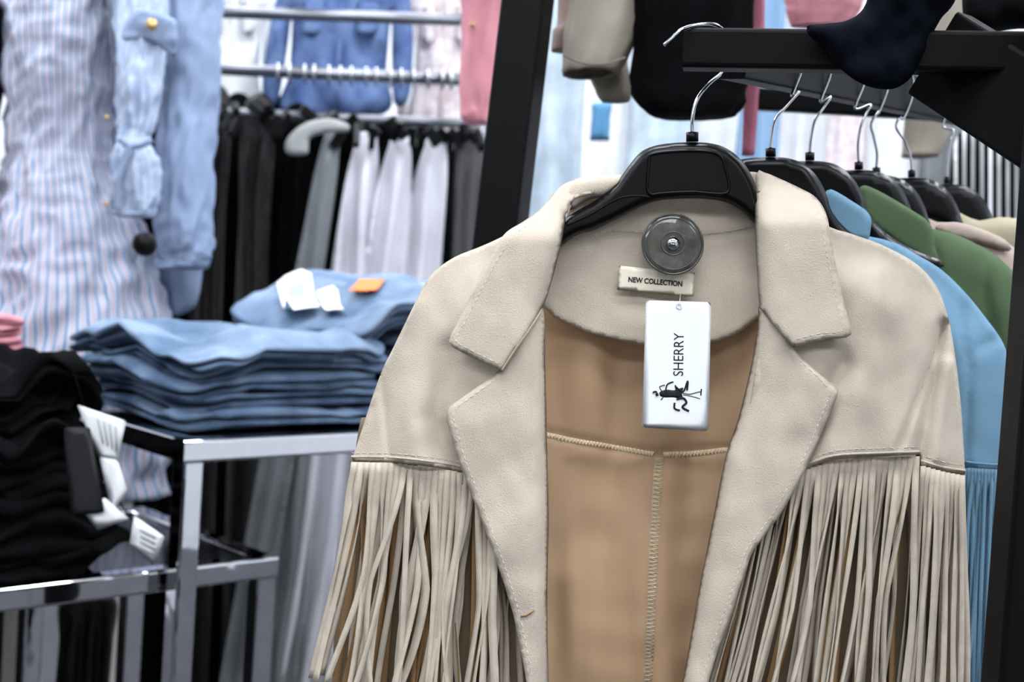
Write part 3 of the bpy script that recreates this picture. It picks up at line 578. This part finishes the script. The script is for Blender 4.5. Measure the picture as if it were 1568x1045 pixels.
loft('overshirt_sleeve',[(250,-130,2.85,60,.07),(275,-60,2.85,58,.075),(286,30,2.83,50,.07),(288,120,2.81,46,.065),(284,220,2.79,44,.06),(281,320,2.78,43,.06),(283,375,2.78,42,.06),(282,398,2.78,38,.055),(279,412,2.78,34,.05)],DEN3,MQ,n=80,fold=.09,fk=5,sub=9,wr=.12)
pillow('overshirt_right_panel',[(178,-150,1),(262,-150,1),(300,-20),(315,150),(318,300),(312,400),(298,470),(255,478),(246,400),(240,250),(238,80),(200,0),(176,-60)],lambda P:2.90+nz(P,30,90,3)*.02,DEN3,MQ,T=.02,w=30,step=9)
pillow('overshirt_pocket_flap',[(178,66,1),(196,30),(215,14),(246,20),(271,30,1),(272,60),(268,90,1),(235,66),(205,60)],lambda P:2.655+nz(P,20,20,2)*.01,DEN3,MQ,T=.006,w=5,step=5)
disc('flap_button',at(232,37,2.645),-FW,.011,.005,GOLD,MQ)
pillow('overshirt_left_panel',[(-110,-130,1),(10,-150,1),(8,-40),(4,40),(8,120),(-4,200),(-20,330),(-110,330,1)],lambda P:2.78+nz(P,30,90,3)*.02,NAVY,MQ,T=.03,w=30,step=12)
disc('anti_theft_tag',at(221,374,2.60),-FW,.022,.02,BLKP,MQ,dome=.4)

# ------------------------------------------------------------------ TABLES
ZT=1.0; C0=atz(290,672,ZT); A=radians(43); E1=Vector((cos(A),sin(A),0)); E2=Vector((-sin(A),cos(A),0))
def TP(a,b,z): return Vector((C0.x,C0.y,0))+E1*a+E2*b+Vector((0,0,z))
TB='chrome_display_table'; w=.034
def tbar(n,a,b,parent): bar(n,a,b,w,w,CHRT,parent,bev=.14)
LA,LB=.84,.50
zc=ZT-w/2
tbar('edge_front',TP(-w/2,0,zc),TP(LA,0,zc),TB);tbar('edge_back',TP(0,LB,zc),TP(LA,LB,zc),TB)
tbar('edge_left',TP(0,w/2,zc),TP(0,LB-w/2,zc),TB);tbar('edge_right',TP(LA,w/2,zc),TP(LA,LB-w/2,zc),TB)
for i,(a,b) in enumerate(((0,0),(LA,0),(0,LB),(LA,LB))): bar('leg_%d'%i,TP(a,b,ZT-w),TP(a,b,0),w,w,CHRT,TB,upv=E1,bev=.14)
bar('table_panel',TP(.02,LB/2,ZT-.012),TP(LA-.02,LB/2,ZT-.012),LB-.03,.012,mat('dark_glass_panel',(30,32,34),.1),TB)
TB2='chrome_nesting_table'; ZL=.80; zc=ZL-w/2; b0=.045
a1=-.95; a2=.17; b1=.46
tbar('edge_front',TP(a1,b0,zc),TP(a2+w/2,b0,zc),TB2);tbar('edge_back',TP(a1,b1,zc),TP(a2,b1,zc),TB2)
tbar('edge_left',TP(a1,b0,zc),TP(a1,b1,zc),TB2);tbar('edge_right',TP(a2,b0,zc),TP(a2,b1,zc),TB2)
for i,(a,b) in enumerate(((a1,b0),(a2,b0),(a1,b1),(a2,b1))): bar('leg_%d'%i,TP(a,b,ZL-w),TP(a,b,0),w,w,CHRT,TB2,upv=E1,bev=.14)
bar('table_panel',TP(a1+.02,(b0+b1)/2,ZL-.012),TP(a2-.02,(b0+b1)/2,ZL-.012),b1-b0-.03,.012,mat('dark_glass_panel',(30,32,34),.1),TB2)

def folded(mb,ca,cb,z,la,lb,h,rot=0,seed=0,mi=0,sag=.01,lobes=2,mess=1,warp=None,e=.3,edge=None):
    n=150
    def rect(inset):
        pts=[]; hx=la/2-inset; hy=lb/2-inset
        for k in range(n):
            a=2*pi*k/n; c_,s_=cos(a),sin(a)
            pts.append((math.copysign(abs(c_)**e,c_)*hx,math.copysign(abs(s_)**e,s_)*hy))
        return pts
    M_=min(la,lb)
    prof=[(M_*.48,.5),(M_*.40,.5),(M_*.32,.5),(M_*.24,.5),(M_*.16,.5),(M_*.1,.5),(.03,.5),(.014,.49),(.006,.40),(.001,.28)]
    if lobes==2: prof+=[(0.003,.12),(.020,0),(.004,-.12)]
    prof+=[(.002,-.28),(.009,-.42),(.024,-.49),(.05,-.5),(M_*.46,-.5)]
    V=[];Fa=[];cr,sr=cos(rot),sin(rot)
    for ins,zz in prof:
        for (x,y) in rect(ins):
            q=noise.noise(Vector((x*9+seed,y*9,seed*3.1)))*mess; q2=noise.noise(Vector((x*24,y*24+seed,zz*2)))*mess; q3=noise.noise(Vector((x*5+3*seed,y*5,zz*1.5)))*mess
            q4=(.4-abs(noise.noise(Vector((x*16+seed,y*7,seed))))*2)*mess
            X=x*(1+.04*q)+.004*q2+.012*q3; Y=y*(1+.04*q3)+.004*q2
            xx=X*cr-Y*sr; yy=X*sr+Y*cr
            zz2=z+h*zz*(1+.3*q)+.004*q*(1 if zz>0 else .3)+.003*q2+(.003*q4 if zz>.3 else 0)
            if warp: zz2+=warp(ca+xx,cb+yy,z)
            V.append(TP(ca+xx,cb+yy,zz2))
    m=len(prof)
    for k in range(m-1):
        Fa+=[(k*n+s,k*n+(s+1)%n,(k+1)*n+(s+1)%n,(k+1)*n+s) for s in range(n)]
    Fa.append(tuple(range(n)));Fa.append(tuple((m-1)*n+s for s in range(n)))
    mb.ext(V,Fa,mi)
    if edge is not None:
        base=len(mb.m)-len(Fa)
        for k in range(10,m-1):
            for s in range(n): mb.m[base+k*n+s]=edge
rj=random.Random(3)
mb=MB(); z=ZT+.016
spec=[(.215,.22,.40,.36,.030),(.235,.235,.42,.37,.028),(.205,.24,.39,.38,.030),(.235,.235,.42,.38,.027),(.205,.245,.39,.44,.028)]
for i,(a,b,la,lb,h) in enumerate(spec):
    folded(mb,a,b,z,la,lb,h,rj.uniform(-.09,.09),seed=i+1,mi=(2 if i<4 else 0),mess=1.5,e=.24,edge=1,warp=lambda a,b,z:(z-ZT)*(.26*noise.noise(Vector((a*6,b*6,2)))+.14*noise.noise(Vector((a*14,b*14,z*9)))-.5*max(0,b-.36)/.1*.4)); z+=h*.90
o1=mb.make('folded_jeans_stack',[DEN1,DEN2,DENM]); zt1=z
mb=MB(); z=ZT+.014
N2=9
for i in range(N2):
    h=.028; tp=i>N2-3
    folded(mb,.60+rj.uniform(-.02,.02)-(.04 if tp else 0),.265+rj.uniform(-.015,.015),z,.36+rj.uniform(-.02,.02)+(.10 if tp else 0),.42+rj.uniform(-.02,.02),h,rj.uniform(-.08,.08),seed=i+21,mi=(0 if tp else 2),mess=1.4,e=.24,edge=1,warp=lambda a,b,z:(z-ZT)*(.18*noise.noise(Vector((a*6,b*6,7)))+.1*noise.noise(Vector((a*14,b*14,z*9)))-.5*max(0,.5-a)/.15*.6)); z+=h*.90
o2=mb.make('folded_jeans_stack',[DEN1,DEN2,DENM]); zt2=z
def bvh(o): return BVHTree.FromPolygons([o.location+v.co for v in o.data.vertices],[tuple(p.vertices) for p in o.data.polygons])
B2=bvh(o2)
def spot(u,v,fb):
    r=(at(u,v,1)-CAM).normalized(); h=B2.ray_cast(CAM,r)[0]
    if h is None: return fb
    q=h-Vector((C0.x,C0.y,0)); return q.dot(E1),q.dot(E2)
def draped_tag(name,ab,la,lb,rot,parent,m,lift=.003):
    a,b=ab; nx,ny=5,9; cr,sr=cos(rot),sin(rot); G=[]
    for j in range(ny):
        for i in range(nx):
            X=(i/(nx-1)-.5)*la; Y=(j/(ny-1)-.5)*lb; p=TP(a+X*cr-Y*sr,b+X*sr+Y*cr,2.0)
            h=B2.ray_cast(p,Vector((0,0,-1)))[0]; p.z=(h.z if h else -1)+lift; G.append(p)
    zs=sorted(g.z for g in G if g.z>0); mz=zs[len(zs)//2] if zs else zt2
    for g in G: g.z=max(g.z,.4*g.z+.6*mz) if abs(g.z-mz)<.05 else mz
    n=len(G); V=G+[g+Vector((0,0,.0015)) for g in G]; Fa=[]
    for j in range(ny-1):
        for i in range(nx-1):
            q=(j*nx+i,j*nx+i+1,(j+1)*nx+i+1,(j+1)*nx+i); Fa.append(q); Fa.append(tuple(k+n for k in q))
    add(name,V,Fa,m,parent)
s1=spot(455,462,(.45,.20)); s2=spot(505,466,(.52,.16)); s3=spot(540,415,(.66,.24)); s4=spot(562,444,(.60,.13))
draped_tag('tag_card',s1,.06,.20,-.5,'jeans_tag#0',CARD); draped_tag('tag_print',s1,.03,.09,-.5,'jeans_tag#0',mat('pale_blue_print',(150,190,205),.6),.006)
draped_tag('tag_card',s2,.03,.17,-.5,'jeans_tag#0',CARD)
draped_tag('tag_card',s3,.05,.13,.5,'jeans_tag#1',mat('pink_card',(222,206,206),.5)); draped_tag('tag_sticker',s4,.05,.05,.6,'jeans_tag#1',ORANGE,.006)

mb=MB()
for i in range(4): folded(mb,-.14,.70,ZL+.25+.022*i,.28,.30,.027,.1,seed=60+i,mess=1.5)
for i in range(9): folded(mb,-.15,.70,ZL+.02+.024*i,.26,.28,.026,.05,seed=70+i,mi=1)
mb.make('pink_folded_shirts',[PINK,WHT])
bar('display_plinth',TP(-.31,.70,.40),TP(-.02,.70,.40),.28,.80,mat('dark_plinth',(24,24,26),.5),None)

mb=MB(); z=ZL+.02
rb=random.Random(9)
for i in range(8):
    k=i/7; h=.042; la=.40-.05*k; lb=.38-.05*k
    folded(mb,-.25-.02*k+rb.uniform(-.02,.02),.245+rb.uniform(-.015,.015),z,la,lb,h,rb.uniform(-.25,.25),seed=90+i,mess=2.9,e=.55,warp=lambda a,b,z:(z-ZL)*(.34*noise.noise(Vector((a*6,b*6,4)))+.2*noise.noise(Vector((a*15,b*15,z*9))))); z+=h*.88
mb.make('black_clothes_pile',BLKF)
C1='clothing_tag#0'
BC=mat('black_card',(30,31,34),.5); PRT=mat('grey_print',(150,152,156),.7)
card('black_card',[(97,655),(138,655),(160,785),(108,792)],1.93,BC,C1,r=4,T=.001)
card('white_card',[(118,620),(193,645),(180,705),(150,700)],1.945,CARD,C1,r=3,T=.001)
card('white_card',[(152,700),(180,705),(195,750),(172,788)],1.94,CARD,C1,r=3,T=.001)
card('white_card',[(128,785),(160,762),(198,795),(150,812)],1.935,CARD,C1,r=3,T=.001)
card('white_card',[(205,790),(252,822),(236,868),(198,835)],1.93,CARD,C1,r=3,T=.001)
mb=MB()
for k in range(4):
    V,Fa=sweep_geo([at(150+k*9,642+k*4,1.942),at(158+k*7,680+k*4,1.942)],.001,4); mb.ext(V,Fa)
    V,Fa=sweep_geo([at(215,812+k*9,1.927),at(238,824+k*9,1.927)],.001,4); mb.ext(V,Fa)
mb.make('tag_print',PRT,C1)
sweep('tag_cord',path_at([(110,560),(125,610),(140,660),(165,740),(205,800)],1.95),.0012,BLKF,C1,6)
garment('sequin_skirt',95,175,915,1250,2.6,SEQ,None,seed=81,k=3)

# ------------------------------------------------------------------ ROOM
def boxo(name,x0,x1,y0,y1,z0,z1,m,parent=None):
    V=[(x,y,z) for z in (z0,z1) for x,y in ((x0,y0),(x1,y0),(x1,y1),(x0,y1))]
    return add(name,V,[(0,3,2,1),(4,5,6,7),(0,1,5,4),(1,2,6,5),(2,3,7,6),(3,0,4,7)],m,parent,smooth=False)
WALL=mat('painted_wall',(224,228,232),.8,var=.02)
boxo('floor',-3.2,3.2,-3,5.6,-.1,0,mat('grey_floor_tile',(54,54,58),.35,var=.1,vscale=2))
boxo('wall_back',-3.2,3.2,5.5,5.6,0,3.2,WALL); boxo('wall_left',-3.3,-3.2,-3,5.6,0,3.2,WALL); boxo('wall_right',3.2,3.3,-3,5.6,0,3.2,WALL)
boxo('ceiling',-3.3,3.3,-3,5.6,3.2,3.3,mat('ceiling_paint',(225,225,225),.9))
boxo('baseboard_back',-3.2,3.2,5.47,5.5,0,.1,mat('trim_paint',(200,200,200),.6))
FWALL=mat('added_front_panel',(44,46,50),.6)  # unseen front wall with openings, added to give the chrome contrasting reflections
for nm,a in (('sill',(-3.3,3.3,-3.1,-3,0,.9)),('header',(-3.3,3.3,-3.1,-3,2.5,3.2)),('pier_1',(-3.3,-2.5,-3.1,-3,.9,2.5)),('pier_2',(-.9,-.3,-3.1,-3,.9,2.5)),('pier_3',(1.3,1.9,-3.1,-3,.9,2.5)),('pier_4',(2.9,3.3,-3.1,-3,.9,2.5))): boxo(nm,*a,FWALL,'added_wall_front')
SH=mat('dark_shelf_laminate',(36,32,32),.5)  # unseen dark shelving, added as something dark for the chrome to reflect
for i in range(5): boxo('shelf_%d'%i,-3.19,-2.75,-2.4,1.6,.3+i*.45,.33+i*.45,SH,'added_shelving_unit')
for i,y in enumerate((-2.4,-.4,1.57)): boxo('shelf_side_%d'%i,-3.19,-2.75,y,y+.03,0,2.2,SH,'added_shelving_unit')
EM=mat('light_diffuser',(244,248,255),.5,emit=17.5)
for x in (-1.7,0.1,1.9):
    for y in (-1.4,.4,2.4,4.3):
        boxo('ceiling_light',x-.6,x+.6,y-.3,y+.3,3.17,3.199,EM)
finalize()
wd=bpy.data.worlds.new('world'); bpy.context.scene.world=wd; wd.use_nodes=True
bg=wd.node_tree.nodes['Background']; bg.inputs[0].default_value=(.93,.965,1,1); bg.inputs[1].default_value=1.3
cam=bpy.data.cameras.new('camera'); co=bpy.data.objects.new('camera',cam); bpy.context.scene.collection.objects.link(co)
cam.lens=50; cam.sensor_width=36; cam.clip_start=.02
co.matrix_world=Matrix(((RT.x,UP.x,-FW.x,CAM.x),(RT.y,UP.y,-FW.y,CAM.y),(RT.z,UP.z,-FW.z,CAM.z),(0,0,0,1)))
cam.dof.use_dof=True; cam.dof.focus_distance=1.225; cam.dof.aperture_fstop=6.3
bpy.context.scene.camera=co
bpy.context.scene.view_settings.view_transform='Standard'
